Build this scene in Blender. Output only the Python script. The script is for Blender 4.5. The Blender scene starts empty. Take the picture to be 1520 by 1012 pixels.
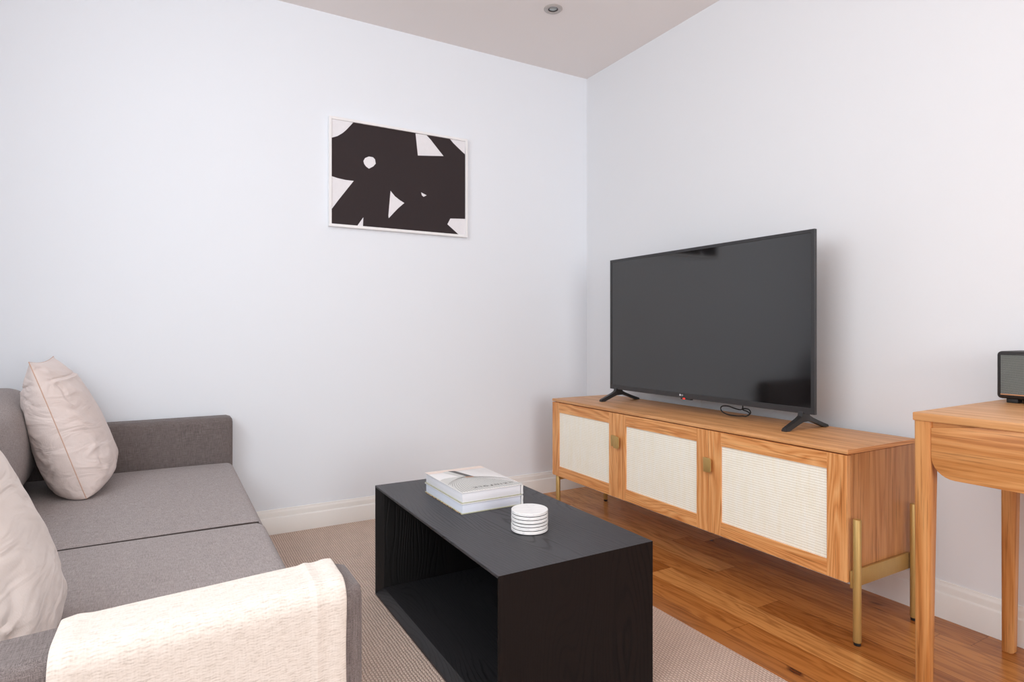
import bpy, bmesh, math, random
from mathutils import Vector, Matrix, noise
random.seed(4)
PI = math.pi
C = bpy.context.scene.collection

# ------------------------------------------------------------------ materials
class NT:
    def __init__(s, name):
        s.m = bpy.data.materials.new(name); s.m.use_nodes = True
        s.t = s.m.node_tree; s.b = s.t.nodes['Principled BSDF']
        s.tc = s.t.nodes.new('ShaderNodeTexCoord')
        s._rnd = None
    def n(s, k, **kw):
        x = s.t.nodes.new(k)
        for a, v in kw.items(): setattr(x, a, v)
        return x
    def l(s, a, b): s.t.links.new(a, b)
    def put(s, sock, v):
        if hasattr(v, 'is_output') or hasattr(v, 'links'): s.l(v, sock)
        else: sock.default_value = v
    def math(s, op, a, b=0.0, c=0.0):
        x = s.n('ShaderNodeMath', operation=op)
        s.put(x.inputs[0], a); s.put(x.inputs[1], b); s.put(x.inputs[2], c)
        return x.outputs[0]
    def obj(s): return s.tc.outputs['Object']
    def rndoff(s, k=13.0):
        oi = s.n('ShaderNodeObjectInfo')
        v = s.n('ShaderNodeVectorMath', operation='SCALE')
        v.inputs[0].default_value = (k, k*1.7, k*.6); s.l(oi.outputs['Random'], v.inputs['Scale'])
        a = s.n('ShaderNodeVectorMath', operation='ADD'); s.l(s.obj(), a.inputs[0]); s.l(v.outputs[0], a.inputs[1])
        return a.outputs[0]
    def map(s, vec, scale):
        x = s.n('ShaderNodeVectorMath', operation='MULTIPLY'); s.l(vec, x.inputs[0]); x.inputs[1].default_value = scale
        return x.outputs[0]
    def noise(s, vec, scale=1.0, detail=4.0, rough=.55, dist=0.0):
        x = s.n('ShaderNodeTexNoise'); s.l(vec, x.inputs['Vector'])
        x.inputs['Scale'].default_value = scale; x.inputs['Detail'].default_value = detail
        x.inputs['Roughness'].default_value = rough; x.inputs['Distortion'].default_value = dist
        return x.outputs['Fac']
    def ramp(s, fac, stops):
        x = s.n('ShaderNodeValToRGB'); e = x.color_ramp.elements
        while len(e) < len(stops): e.new(.5)
        for i, (p, c) in enumerate(stops):
            e[i].position = p; e[i].color = (*c, 1) if len(c) == 3 else c
        s.l(fac, x.inputs[0]); return x.outputs[0]
    def mix(s, f, a, b, mode='MIX'):
        x = s.n('ShaderNodeMix', data_type='RGBA', blend_type=mode)
        s.put(x.inputs[0], f); s.put(x.inputs[6], a); s.put(x.inputs[7], b)
        return x.outputs[2]
    def bump(s, h, strength=.3, dist=.001):
        x = s.n('ShaderNodeBump'); s.l(h, x.inputs['Height'])
        x.inputs['Strength'].default_value = strength; x.inputs['Distance'].default_value = dist
        s.l(x.outputs[0], s.b.inputs['Normal'])
    def col(s, v):
        if isinstance(v, tuple): v = (*v[:3], 1)
        s.put(s.b.inputs['Base Color'], v)
    def set(s, rough=.5, metal=0.0, spec=.5, ior=None):
        s.b.inputs['Roughness'].default_value = rough; s.b.inputs['Metallic'].default_value = metal
        s.b.inputs['Specular IOR Level'].default_value = spec
        if ior: s.b.inputs['IOR'].default_value = ior
        return s

def srgb(r, g, b):
    f = lambda c: (c/255/12.92) if c/255 <= .04045 else ((c/255+.055)/1.055)**2.4
    return (f(r), f(g), f(b))

def plain(name, c, rough=.5, metal=0, spec=.5, nscale=60, amt=.04):
    m = NT(name); m.set(rough, metal, spec)
    n = m.noise(m.obj(), nscale, 3)
    m.col(m.mix(n, (*[x*(1-amt) for x in c], 1), (*[min(1, x*(1+amt)) for x in c], 1)))
    return m.m

def wood(name, axis, dark, mid, light, rings=9.0, along=1.1, across=9.0, rough=.42, pores=.35, bumpk=.25):
    m = NT(name); m.set(rough, 0, .4)
    v = m.rndoff()
    sc = [across]*3; sc[axis] = along
    base = m.noise(m.map(v, sc), 1.0, 2.5, .45, .35)
    sp = m.n('ShaderNodeSeparateXYZ'); m.l(v, sp.inputs[0])
    ac = m.math('ADD', sp.outputs[(axis+1) % 3], sp.outputs[(axis+2) % 3])
    fr = m.math('PINGPONG', m.math('ADD', m.math('MULTIPLY', base, rings), m.math('MULTIPLY', ac, rings*3.2)), .5)
    sc2 = [230.0]*3; sc2[axis] = 6.0
    fine = m.noise(m.map(v, sc2), 1.0, 3, .6)
    sc3 = [45.0]*3; sc3[axis] = 1.5
    med = m.noise(m.map(v, sc3), 1.0, 3, .6)
    a = m.math('MULTIPLY', fr, .9)
    f = m.math('ADD', m.math('MULTIPLY', a, .55), m.math('ADD', m.math('MULTIPLY', med, .55), m.math('MULTIPLY', fine, .30)))
    c = m.ramp(f, [(.34, dark), (.50, mid), (.72, light)])
    pr = m.ramp(fine, [(.30, (1-pores,)*3), (.44, (1, 1, 1))])
    c = m.mix(1.0, c, pr, 'MULTIPLY')
    m.col(c); m.bump(fine, bumpk, .0008)
    return m.m

OD, OM, OL = srgb(190, 118, 60), srgb(219, 150, 88), srgb(236, 177, 116)
oak = [wood('oak_grain_%s' % 'xyz'[i], i, OD, OM, OL, rings=15, across=9, pores=.36) for i in range(3)]
TD, TM, TL = srgb(190, 130, 78), srgb(206, 147, 93), srgb(222, 166, 112)
oak_top = wood('oak_top', 1, TD, TM, TL, rings=5, across=6)
oak_side = wood('oak_side', 2, srgb(170, 112, 64), srgb(188, 130, 80), srgb(204, 148, 96), rings=5, across=12)  # same oak as the doors, with the shade of the end put into the colour
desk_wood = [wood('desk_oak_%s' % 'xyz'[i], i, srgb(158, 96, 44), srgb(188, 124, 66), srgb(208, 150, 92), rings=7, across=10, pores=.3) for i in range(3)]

def black_wood(name, axis, tint=(.046, .045, .050, 1)):
    m = NT(name); m.set(.42, 0, .5)
    v = m.rndoff(7)
    sc = [5.5]*3; sc[axis] = 1.1
    base = m.noise(m.map(v, sc), 1.0, 2.0, .4, .2)
    sp = m.n('ShaderNodeSeparateXYZ'); m.l(v, sp.inputs[0])
    ac = m.math('ADD', sp.outputs[(axis+1) % 3], sp.outputs[(axis+2) % 3])
    jag = m.noise(m.map(v, [160.0 if i != axis else 30.0 for i in range(3)]), 1, 2)
    fr = m.math('PINGPONG', m.math('ADD', m.math('ADD', m.math('MULTIPLY', base, 30.0), m.math('MULTIPLY', jag, .35)), m.math('MULTIPLY', ac, 75.0)), .5)
    sc2 = [320.0]*3; sc2[axis] = 12.0
    fine = m.noise(m.map(v, sc2), 1.0, 3, .6)
    g = m.math('MULTIPLY', m.math('SUBTRACT', .26, fr), m.math('ADD', .6, fine))
    line = m.ramp(g, [(.06, (0, 0, 0)), (.24, (1, 1, 1))])
    line = m.math('MULTIPLY', line, m.ramp(m.noise(m.map(v, (2, 2, 2)), 1, 2), [(.35, (.25,)*3), (.62, (1, 1, 1))]))
    c = m.mix(line, tint, (.005, .0045, .005, 1))
    m.col(c)
    h = m.math('SUBTRACT', m.math('MULTIPLY', fine, .5), line)
    m.bump(h, .35, .0012)
    rr = m.math('ADD', .40, m.math('MULTIPLY', fine, .16)); m.l(rr, m.b.inputs['Roughness'])
    return m.m
bw = [black_wood('black_ash_%s' % 'xyz'[i], i) for i in range(2)]+[black_wood('black_ash_end', 2, (.0115, .0080, .0072, 1)), black_wood('black_ash_floor', 1, (.020, .019, .021, 1)), black_wood('black_ash_inside', 2, (.007, .006, .006, 1))]  # end, floor and inside copies carry their shade as a darker tint
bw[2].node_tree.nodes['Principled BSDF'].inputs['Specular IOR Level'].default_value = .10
bw_edge = plain('black_edge', (.012, .011, .012), .4)

def wall_mat(name, c):
    m = NT(name); m.set(.65, 0, .25)
    n = m.noise(m.obj(), .8, 3); m.col(m.mix(n, (*[x*.985 for x in c], 1), (*c, 1)))
    m.bump(m.noise(m.obj(), 260, 2), .05, .0005)
    return m.m
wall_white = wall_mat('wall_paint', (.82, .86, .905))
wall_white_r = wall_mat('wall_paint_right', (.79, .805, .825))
ceil_mat = wall_mat('ceiling_paint', (.82, .775, .755))
trim_white = plain('trim_gloss', (.83, .81, .775), .35, amt=.01)

desk_top_mat = wood('desk_oak_top', 1, srgb(194, 136, 82), srgb(208, 152, 98), srgb(220, 168, 116), rings=4, across=9, pores=.2)  # lighter copy of the desk oak, sheen of the top put into the colour
# plank floor
def floor_mat():
    m = NT('oak_planks'); m.set(.24, 0, .5)
    sp = m.n('ShaderNodeSeparateXYZ'); m.l(m.obj(), sp.inputs[0])
    W, L = .116, 1.05
    u = m.math('DIVIDE', m.math('ADD', sp.outputs[0], .602), W)
    row = m.math('FLOOR', u); fu = m.math('SUBTRACT', u, row)
    wn = m.n('ShaderNodeTexWhiteNoise', noise_dimensions='1D'); m.l(row, wn.inputs['W'])
    vv = m.math('ADD', m.math('DIVIDE', sp.outputs[1], L), m.math('MULTIPLY', wn.outputs[0], 3.7))
    colm = m.math('FLOOR', vv); fv = m.math('SUBTRACT', vv, colm)
    wn2 = m.n('ShaderNodeTexWhiteNoise', noise_dimensions='2D')
    cb = m.n('ShaderNodeCombineXYZ'); m.l(row, cb.inputs[0]); m.l(colm, cb.inputs[1]); m.l(cb.outputs[0], wn2.inputs['Vector'])
    r = wn2.outputs[0]
    tint = m.ramp(r, [(0, srgb(156, 95, 43)), (.35, srgb(182, 115, 56)), (.7, srgb(202, 136, 72)), (1, srgb(218, 156, 92))])
    off = m.n('ShaderNodeVectorMath', operation='SCALE'); m.l(wn2.outputs['Color'], off.inputs[0]); off.inputs['Scale'].default_value = 17
    ad = m.n('ShaderNodeVectorMath', operation='ADD'); m.l(m.obj(), ad.inputs[0]); m.l(off.outputs[0], ad.inputs[1])
    v = ad.outputs[0]
    base = m.noise(m.map(v, (13, 1.6, 1)), 1, 3, .5, .5)
    fr = m.math('PINGPONG', m.math('MULTIPLY', base, 10), .5)
    fine = m.noise(m.map(v, (190, 7, 1)), 1, 4, .6)
    med = m.noise(m.map(v, (30, 2.5, 1)), 1, 3, .6)
    g = m.math('ADD', m.math('MULTIPLY', fr, .5), m.math('ADD', m.math('MULTIPLY', fine, .35), m.math('MULTIPLY', med, .5)))
    gc = m.ramp(g, [(.40, (.64, .57, .50)), (.6, (.96, .95, .93)), (.85, (1.0, 1.0, 1.0))])
    c = m.mix(1.0, tint, gc, 'MULTIPLY')
    kn = m.noise(m.map(v, (16, 5, 1)), 1, 1)
    kr = m.ramp(kn, [(.745, (1, 1, 1)), (.79, (.25, .16, .11))])
    c = m.mix(1.0, c, kr, 'MULTIPLY')
    # joints
    e1 = m.math('MINIMUM', fu, m.math('SUBTRACT', 1, fu)); e1 = m.math('MULTIPLY', e1, W)
    e2 = m.math('MINIMUM', fv, m.math('SUBTRACT', 1, fv)); e2 = m.math('MULTIPLY', e2, L)
    e = m.math('MINIMUM', e1, e2)
    j = m.ramp(m.math('MULTIPLY', e, 100), [(.05, (.50, .42, .35)), (.14, (1, 1, 1))])
    c = m.mix(1.0, c, j, 'MULTIPLY')
    m.col(c)
    h = m.math('ADD', m.math('MULTIPLY', fine, .2), m.math('MINIMUM', m.math('MULTIPLY', e, 300), .6))
    m.bump(h, .25, .001)
    return m.m

def rug_mat():
    m = NT('woven_rug'); m.set(.95, 0, .05)
    sp = m.n('ShaderNodeSeparateXYZ'); m.l(m.obj(), sp.inputs[0])
    wob = m.noise(m.obj(), 30, 2)
    x = m.math('DIVIDE', sp.outputs[0], .0092); y = m.math('DIVIDE', sp.outputs[1], .0118)
    x = m.math('ADD', x, m.math('MULTIPLY', wob, .8)); 
    row = m.math('FLOOR', x)
    y2 = m.math('ADD', y, m.math('MULTIPLY', row, .5))
    sl = m.math('ADD', x, m.math('MULTIPLY', m.math('PINGPONG', y2, .5), .55))
    a = m.math('ABSOLUTE', m.math('SINE', m.math('MULTIPLY', sl, PI)))
    b = m.math('ABSOLUTE', m.math('SINE', m.math('MULTIPLY', y2, PI)))
    h = m.math('MULTIPLY', m.math('POWER', a, .6), m.math('POWER', b, .5))
    n = m.noise(m.obj(), 14, 4); n2 = m.noise(m.obj(), 700, 2)
    c = m.ramp(h, [(.12, srgb(160, 134, 120)), (.40, srgb(222, 196, 180)), (.95, srgb(242, 220, 206))])
    c2 = m.ramp(m.math('ADD', m.math('MULTIPLY', n, .5), m.math('MULTIPLY', n2, .5)), [(.3, (.86, .86, .86)), (.7, (1, 1, 1))])
    m.col(m.mix(1.0, c, c2, 'MULTIPLY')); m.bump(h, .8, .004)
    return m.m

def fabric(name, dark, light, s1=30, s2=420, rough=.95, bk=.35):
    m = NT(name); m.set(rough, 0, .1)
    m.b.inputs['Sheen Weight'].default_value = .12; m.b.inputs['Sheen Roughness'].default_value = .5
    v = m.obj()
    a = m.noise(m.map(v, (s1, s2, s2)), 1, 3, .6); b = m.noise(m.map(v, (s2, s1, s2)), 1, 3, .6); d = m.noise(m.map(v, (s2, s2, s1)), 1, 3, .6)
    f = m.math('DIVIDE', m.math('ADD', a, m.math('ADD', b, d)), 3)
    m.col(m.ramp(f, [(.40, dark), (.60, light)])); m.bump(f, bk, .002)
    return m.m
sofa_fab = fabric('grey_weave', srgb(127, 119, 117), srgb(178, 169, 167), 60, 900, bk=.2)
arm_fab = fabric('grey_weave_arm', srgb(88, 80, 78), srgb(134, 125, 123), 40, 900, bk=.2)  # same weave as the seat, darkened to carry the shade on the arms

def throw_mat():
    m = NT('cream_herringbone'); m.set(.95, 0, .1)
    m.b.inputs['Sheen Weight'].default_value = .2
    uv = m.tc.outputs['UV']; sp = m.n('ShaderNodeSeparateXYZ'); m.l(uv, sp.inputs[0])
    band = m.math('PINGPONG', m.math('MULTIPLY', sp.outputs[0], 70), .5)
    hb = m.math('SINE', m.math('MULTIPLY', m.math('ADD', m.math('MULTIPLY', sp.outputs[1], 260), m.math('MULTIPLY', band, 1.4)), 2*PI))
    n = m.noise(m.map(uv, (55, 480, 1)), 1, 4, .6); n2 = m.noise(m.map(uv, (400, 90, 1)), 1, 2)
    f = m.math('ADD', m.math('MULTIPLY', n, .7), m.math('ADD', m.math('MULTIPLY', n2, .25), m.math('MULTIPLY', hb, .035)))
    m.col(m.ramp(f, [(.34, srgb(190, 180, 170)), (.43, srgb(208, 199, 189)), (.56, srgb(218, 210, 201)), (.7, srgb(224, 217, 209))]))
    m.bump(m.math('ADD', m.math('MULTIPLY', n2, .4), m.math('MULTIPLY', hb, .10)), .22, .0012)
    return m.m

def linen(name, a, b):
    m = NT(name); m.set(.85, 0, .2); m.b.inputs['Sheen Weight'].default_value = .15
    n = m.noise(m.obj(), 9, 4); m.col(m.mix(n, (*a, 1), (*b, 1)))
    w = m.noise(m.map(m.obj(), (500, 500, 120)), 1, 2)
    cr = m.noise(m.map(m.obj(), (7, 5, 15)), 1, 2.5, .5, 1.4)
    m.bump(m.math('ADD', m.math('MULTIPLY', w, .03), cr), .6, .018)
    return m.m

def cane_mat():
    m = NT('woven_cane'); m.set(.6, 0, .3)
    sp = m.n('ShaderNodeSeparateXYZ'); m.l(m.obj(), sp.inputs[0])
    y, z = sp.outputs[1], sp.outputs[2]
    r = m.math('DIVIDE', z, .0085); row = m.math('FLOOR', r); fz = m.math('SUBTRACT', r, row)
    c = m.math('ADD', m.math('DIVIDE', y, .0058), m.math('MULTIPLY', m.math('PINGPONG', row, 1), .5))
    fy = m.math('PINGPONG', c, .5)
    az = m.math('PINGPONG', r, .5)
    hole = m.math('MULTIPLY', m.math('LESS_THAN', az, .13), m.math('LESS_THAN', fy, .30))
    ridge = m.math('SINE', m.math('MULTIPLY', az, PI))
    yr = m.math('SINE', m.math('MULTIPLY', fy, 2*PI))
    n = m.noise(m.map(m.obj(), (1, 60, 8)), 1, 4); n2 = m.noise(m.map(m.obj(), (1, 350, 30)), 1, 2)
    col = m.ramp(m.math('ADD', m.math('MULTIPLY', n, .6), m.math('MULTIPLY', n2, .4)), [(.3, srgb(250, 245, 224)), (.5, srgb(254, 251, 236)), (.7, srgb(255, 255, 245))])
    col = m.mix(m.math('MULTIPLY', m.math('SUBTRACT', 1, ridge), .10), col, (*srgb(206, 190, 160), 1))
    col = m.mix(m.math('MULTIPLY', hole, .42), col, (*srgb(170, 146, 112), 1))
    m.col(col); m.bump(m.math('ADD', ridge, m.math('MULTIPLY', yr, .4)), .35, .0010)
    return m.m

def marble_mat():
    m = NT('white_marble'); m.set(.3, 0, .5)
    v = m.rndoff(3)
    n = m.noise(v, 13, 4, .5, 1.2)
    a = m.math('ABSOLUTE', m.math('SUBTRACT', n, .5))
    m.col(m.ramp(a, [(0, srgb(222, 222, 223)), (.012, srgb(232, 231, 230)), (.08, srgb(238, 237, 235))]))
    return m.m

def grille_mat():
    m = NT('speaker_grille'); m.set(.6, .3, .5)
    sp = m.n('ShaderNodeSeparateXYZ'); m.l(m.obj(), sp.inputs[0])
    a = m.math('MULTIPLY', m.math('ADD', sp.outputs[1], sp.outputs[2]), 2*PI/.0062)
    b = m.math('MULTIPLY', m.math('SUBTRACT', sp.outputs[1], sp.outputs[2]), 2*PI/.0062)
    h = m.math('MULTIPLY', m.math('SINE', a), m.math('SINE', b))
    m.col(m.ramp(m.math('ADD', m.math('MULTIPLY', h, .5), .5), [(.3, srgb(52, 56, 55)), (.8, srgb(150, 156, 150))]))
    m.bump(h, .5, .001)
    return m.m

def pages_mat(c1, c2):
    m = NT('book_pages'); m.set(.8, 0, .2)
    n = m.noise(m.map(m.obj(), (3, 3, 900)), 1, 3)
    m.col(m.mix(n, (*c1, 1), (*c2, 1))); return m.m

def brass_mat():
    m = NT('brushed_brass'); m.set(.42, .45, .5)
    n = m.noise(m.map(m.obj(), (200, 200, 20)), 1, 3)
    m.col(m.mix(n, (*srgb(182, 148, 88), 1), (*srgb(196, 162, 100), 1))); return m.m

M = dict(floor=floor_mat(), rug=rug_mat(), throw=throw_mat(), cane=cane_mat(), marble=marble_mat(), grille=grille_mat(), brass=brass_mat())
M['linenA'] = linen('blush_linen', srgb(222, 207, 200), srgb(232, 220, 215))
M['linenB'] = linen('stone_linen', srgb(218, 208, 202), srgb(230, 222, 217))
M['seam'] = plain('seam_thread', srgb(208, 172, 152), .8)
M['seam_dark'] = plain('seam_dark', srgb(76, 68, 66), .9, spec=.1)  # colour of the painted shade between the seat cushions
M['pages'] = pages_mat(srgb(222, 222, 226), srgb(236, 236, 240))
M['pages2'] = pages_mat(srgb(212, 218, 230), srgb(228, 232, 242))
M['cover'] = plain('cover_white', srgb(238, 236, 234), .35, amt=.01)
M['cover_green'] = plain('cover_board', srgb(176, 176, 152), .5)
M['pink'] = plain('cover_pink', srgb(234, 216, 204), .4)
M['grey_print'] = plain('print_grey', srgb(206, 206, 202), .45)
M['dark_print'] = plain('print_dark', srgb(84, 82, 80), .45)
M['rib_print'] = plain('print_rib', srgb(122, 120, 116), .45)
M['ink'] = plain('ink', srgb(78, 76, 74), .5)
M['tvplastic'] = plain('tv_plastic', (.030, .030, .032), .38)
M['tvfoot'] = plain('tv_foot', (.022, .021, .021), .35)
ms = NT('tv_screen'); ms.set(.07, 0, .5, 1.82); ms.col((.003, .003, .0035)); M['screen'] = ms.m
M['rubber'] = plain('rubber', (.01, .01, .01), .6)
M['cable'] = plain('cable', (.012, .012, .012), .5)
M['wcable'] = plain('white_cable', (.7, .7, .7), .5)
M['logo'] = plain('logo_silver', (.75, .75, .77), .35)
mr = NT('standby_red'); mr.col((.8, .02, .02)); mr.b.inputs['Emission Color'].default_value = (1, .03, .02, 1); mr.b.inputs['Emission Strength'].default_value = 2.5; M['red'] = mr.m
M['frame_white'] = plain('frame_white', (.86, .86, .86), .35, amt=.005)
M['art_black'] = plain('art_black', srgb(54, 46, 47), .75, spec=.2)
M['art_white'] = plain('art_paper', srgb(232, 231, 234), .75)
M['spkbody'] = plain('speaker_vinyl', (.018, .016, .016), .5)
M['copper'] = plain('copper_strip', srgb(206, 150, 110), .35, .6)
M['dark_in'] = plain('dark_inside', (.05, .033, .02), .7)
M['cork'] = plain('black_pad', (.02, .02, .02), .8)
M['lightring'] = plain('downlight_ring', srgb(176, 170, 166), .35)
M['lamp'] = plain('downlight_lamp', (.32, .34, .33), .15, .3)
M['lampdark'] = plain('downlight_recess', (.06, .05, .05), .4)
mm = NT('colour_print'); vn = mm.noise(mm.map(mm.obj(), (10, 90, 10)), 1, 1)
mm.col(mm.ramp(vn, [(.3, (.01, .01, .01)), (.42, (.03, .03, .03)), (.47, (.55, .25, .06)), (.52, (.6, .5, .35)), (.56, (.25, .03, .03)), (.62, (.5, .45, .1)), (.7, (.02, .02, .02))]))
M['colour_print'] = mm.m

# ------------------------------------------------------------------ mesh helpers
class MB:
    def __init__(s): s.bm = bmesh.new(); s.uv = None
    def box(s, x0, x1, y0, y1, z0, z1, bev=0.0, seg=2):
        b = bmesh.new()
        r = bmesh.ops.create_cube(b, size=1)
        for v in b.verts:
            v.co = Vector(((x0+x1)/2+v.co.x*(x1-x0), (y0+y1)/2+v.co.y*(y1-y0), (z0+z1)/2+v.co.z*(z1-z0)))
        if bev > 0: bmesh.ops.bevel(b, geom=b.edges[:], offset=bev, segments=seg, profile=.5, affect='EDGES')
        s.merge(b); return s
    def merge(s, b):
        me = bpy.data.meshes.new('tmp'); b.to_mesh(me); b.free(); s.bm.from_mesh(me); bpy.data.meshes.remove(me)
    def prism(s, pts, axis, a0, a1, bev=0.0, seg=2):
        """pts: 2D polygon in the two other axes (in xyz order), extruded along axis"""
        b = bmesh.new()
        def P(p, a):
            q = list(p); q.insert(axis, a); return q
        v0 = [b.verts.new(P(p, a0)) for p in pts]; v1 = [b.verts.new(P(p, a1)) for p in pts]
        b.faces.new(v0); b.faces.new(v1[::-1])
        n = len(pts)
        for i in range(n): b.faces.new((v0[i], v1[i], v1[(i+1) % n], v0[(i+1) % n]))
        bmesh.ops.recalc_face_normals(b, faces=b.faces[:])
        if bev > 0: bmesh.ops.bevel(b, geom=b.edges[:], offset=bev, segments=seg, profile=.5, affect='EDGES')
        s.merge(b); return s
    def lathe(s, cx, cy, prof, n=48):
        b = bmesh.new(); rings = []
        for r, z in prof:
            rings.append([b.verts.new((cx+r*math.cos(2*PI*i/n), cy+r*math.sin(2*PI*i/n), z)) for i in range(n)] if r > 1e-6 else [b.verts.new((cx, cy, z))])
        for A, B in zip(rings, rings[1:]):
            for i in range(n):
                j = (i+1) % n
                if len(A) == 1 and len(B) == 1: continue
                if len(A) == 1: b.faces.new((A[0], B[i], B[j]))
                elif len(B) == 1: b.faces.new((A[i], A[j], B[0]))
                else: b.faces.new((A[i], A[j], B[j], B[i]))
        bmesh.ops.recalc_face_normals(b, faces=b.faces[:])
        s.merge(b); return s
    def tube(s, pts, r, n=10):
        b = bmesh.new(); pts = [Vector(p) for p in pts]; rings = []
        up = Vector((.37, .53, .76)).normalized()
        for i, p in enumerate(pts):
            t = (pts[min(i+1, len(pts)-1)]-pts[max(i-1, 0)]).normalized()
            a = t.cross(up).normalized(); c = t.cross(a).normalized()
            rings.append([b.verts.new(p+a*(r*math.cos(2*PI*k/n))+c*(r*math.sin(2*PI*k/n))) for k in range(n)])
        for A, B in zip(rings, rings[1:]):
            for k in range(n): b.faces.new((A[k], A[(k+1) % n], B[(k+1) % n], B[k]))
        b.faces.new(rings[0]); b.faces.new(rings[-1][::-1])
        bmesh.ops.recalc_face_normals(b, faces=b.faces[:])
        s.merge(b); return s
    def flat(s, pts):
        b = bmesh.new(); b.faces.new([b.verts.new(p) for p in pts]); s.merge(b); return s
    def build(s, name, mat, parent=None, smooth=True, off=None):
        me = bpy.data.meshes.new(name)
        o = off if off is not None else root_loc(parent)
        bmesh.ops.translate(s.bm, verts=s.bm.verts[:], vec=-o)
        if smooth:
            for f in s.bm.faces: f.smooth = True
            for e in s.bm.edges:
                if len(e.link_faces) == 2 and e.calc_face_angle(0) > math.radians(38): e.smooth = False
        s.bm.to_mesh(me); s.bm.free()
        ob = bpy.data.objects.new(name, me); C.objects.link(ob); me.materials.append(mat)
        if parent: ob.parent = parent
        elif off is not None: ob.location = off
        return ob

def ring(name, axis, a0, a1, P, Q, mats, parent, bev=.0012, split=False):
    """rectangular frame; P = outer (u0,u1,v0,v1), Q = inner; extruded along axis a0..a1; u, v are the other axes in xyz order"""
    bm = bmesh.new()
    us = [P[0], Q[0], Q[1], P[1]]; vs = [P[2], Q[2], Q[3], P[3]]
    def V(u, v, a):
        q = [u, v]; q.insert(axis, a); return q
    G = [[[bm.verts.new(V(u, v, a)) for v in vs] for u in us] for a in (a0, a1)]
    for g in G:
        for i in range(3):
            for j in range(3):
                if i == 1 and j == 1: continue
                f = bm.faces.new((g[i][j], g[i+1][j], g[i+1][j+1], g[i][j+1])); f.material_index = 1 if (split and i == 1) else 0
    for i in range(3):
        for j in (0, 3):
            f = bm.faces.new((G[0][i][j], G[0][i+1][j], G[1][i+1][j], G[1][i][j])); f.material_index = 1 if (split and i == 1) else 0
            bm.faces.new((G[0][j][i], G[0][j][i+1], G[1][j][i+1], G[1][j][i]))
    for j in (1, 2):
        f = bm.faces.new((G[0][1][j], G[0][2][j], G[1][2][j], G[1][1][j])); f.material_index = 1 if split else 0
        bm.faces.new((G[0][j][1], G[0][j][2], G[1][j][2], G[1][j][1]))
    bmesh.ops.recalc_face_normals(bm, faces=bm.faces[:])
    mb = MB(); mb.merge(bm); ob = mb.build(name, mats[0], parent, smooth=False)
    for x in mats[1:]: ob.data.materials.append(x)
    bv = ob.modifiers.new('edge', 'BEVEL'); bv.width = bev; bv.segments = 2; bv.limit_method = 'ANGLE'; bv.angle_limit = math.radians(40)
    return ob

def root_loc(p):
    if p is None: return Vector((0, 0, 0))
    while p.parent: p = p.parent
    return Vector(p.location)

def thing(name, label, cat, loc, group=None):
    o = bpy.data.objects.new(name, None); C.objects.link(o); o.location = loc; o.empty_display_size = .05
    return tag(o, label, cat, group)
def tag(o, label, cat, group=None):
    o['label'] = label; o['category'] = cat
    if group: o['group'] = group
    return o
def struct(o, label=None, cat=None):
    o['kind'] = 'structure'
    if label: o['label'] = label
    if cat: o['category'] = cat
    return o
def copy_thing(root):
    r = root.copy(); C.objects.link(r)
    for ch in list(root.children):
        c = ch.copy(); C.objects.link(c); c.parent = r
        for g in ch.children:
            d = g.copy(); C.objects.link(d); d.parent = c
    return r

# ------------------------------------------------------------------ room
CH = 2.512; RX0 = -3.05; RY0 = -6.8
struct(MB().box(RX0-.2, .2, RY0-.2, .2, -.12, 0).build('floor', M['floor'], smooth=False), 'warm oak plank floor', 'floor')
struct(MB().box(RX0-.2, .2, RY0-.2, .2, CH, CH+.12).build('ceiling', ceil_mat, smooth=False), 'plain off-white painted ceiling', 'ceiling')
struct(MB().box(RX0-.2, .2, 0, .2, 0, CH).build('wall_back', wall_white, smooth=False), 'white wall behind the sofa arm with the framed print', 'wall')
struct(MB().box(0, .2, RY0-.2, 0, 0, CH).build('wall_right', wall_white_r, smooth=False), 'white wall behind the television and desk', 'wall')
# left wall with a window opening, rear wall with a wide window opening (both behind the camera's view)
LW = (-3.2, -1.2, 1.05, 2.3)
w = MB(); w.box(RX0-.2, RX0, RY0-.2, LW[0], 0, CH); w.box(RX0-.2, RX0, LW[1], 0, 0, CH)
w.box(RX0-.2, RX0, LW[0], LW[1], 0, LW[2]); w.box(RX0-.2, RX0, LW[0], LW[1], LW[3], CH)
struct(w.build('wall_left', wall_white, smooth=False), 'white wall behind the grey sofa', 'wall')
RW = (-2.95, -1.0, .35, 2.25)
w = MB(); w.box(RX0, RW[0], RY0-.2, RY0, 0, CH); w.box(RW[1], 0, RY0-.2, RY0, 0, CH)
w.box(RW[0], RW[1], RY0-.2, RY0, 0, RW[2]); w.box(RW[0], RW[1], RY0-.2, RY0, RW[3], CH)
struct(w.build('wall_rear', wall_white, smooth=False), 'white wall with the wide window', 'wall')
glass = NT('window_glass'); glass.col((1, 1, 1)); glass.set(.02); glass.b.inputs['Transmission Weight'].default_value = 1.0
w1 = MB()
for a, b, c, d in ((RW[0], RW[0]+.05, RW[2], RW[3]), (RW[1]-.05, RW[1], RW[2], RW[3]), (RW[0]+.05, RW[1]-.05, RW[2], RW[2]+.05), (RW[0]+.05, RW[1]-.05, RW[3]-.05, RW[3]), (-2.0, -1.95, RW[2]+.05, RW[3]-.05)):
    w1.box(a, b, RY0-.14, RY0-.08, c, d, .004)
struct(w1.build('window_1', M['frame_white']), 'white framed window in the rear wall', 'window')
w2 = MB()
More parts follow.
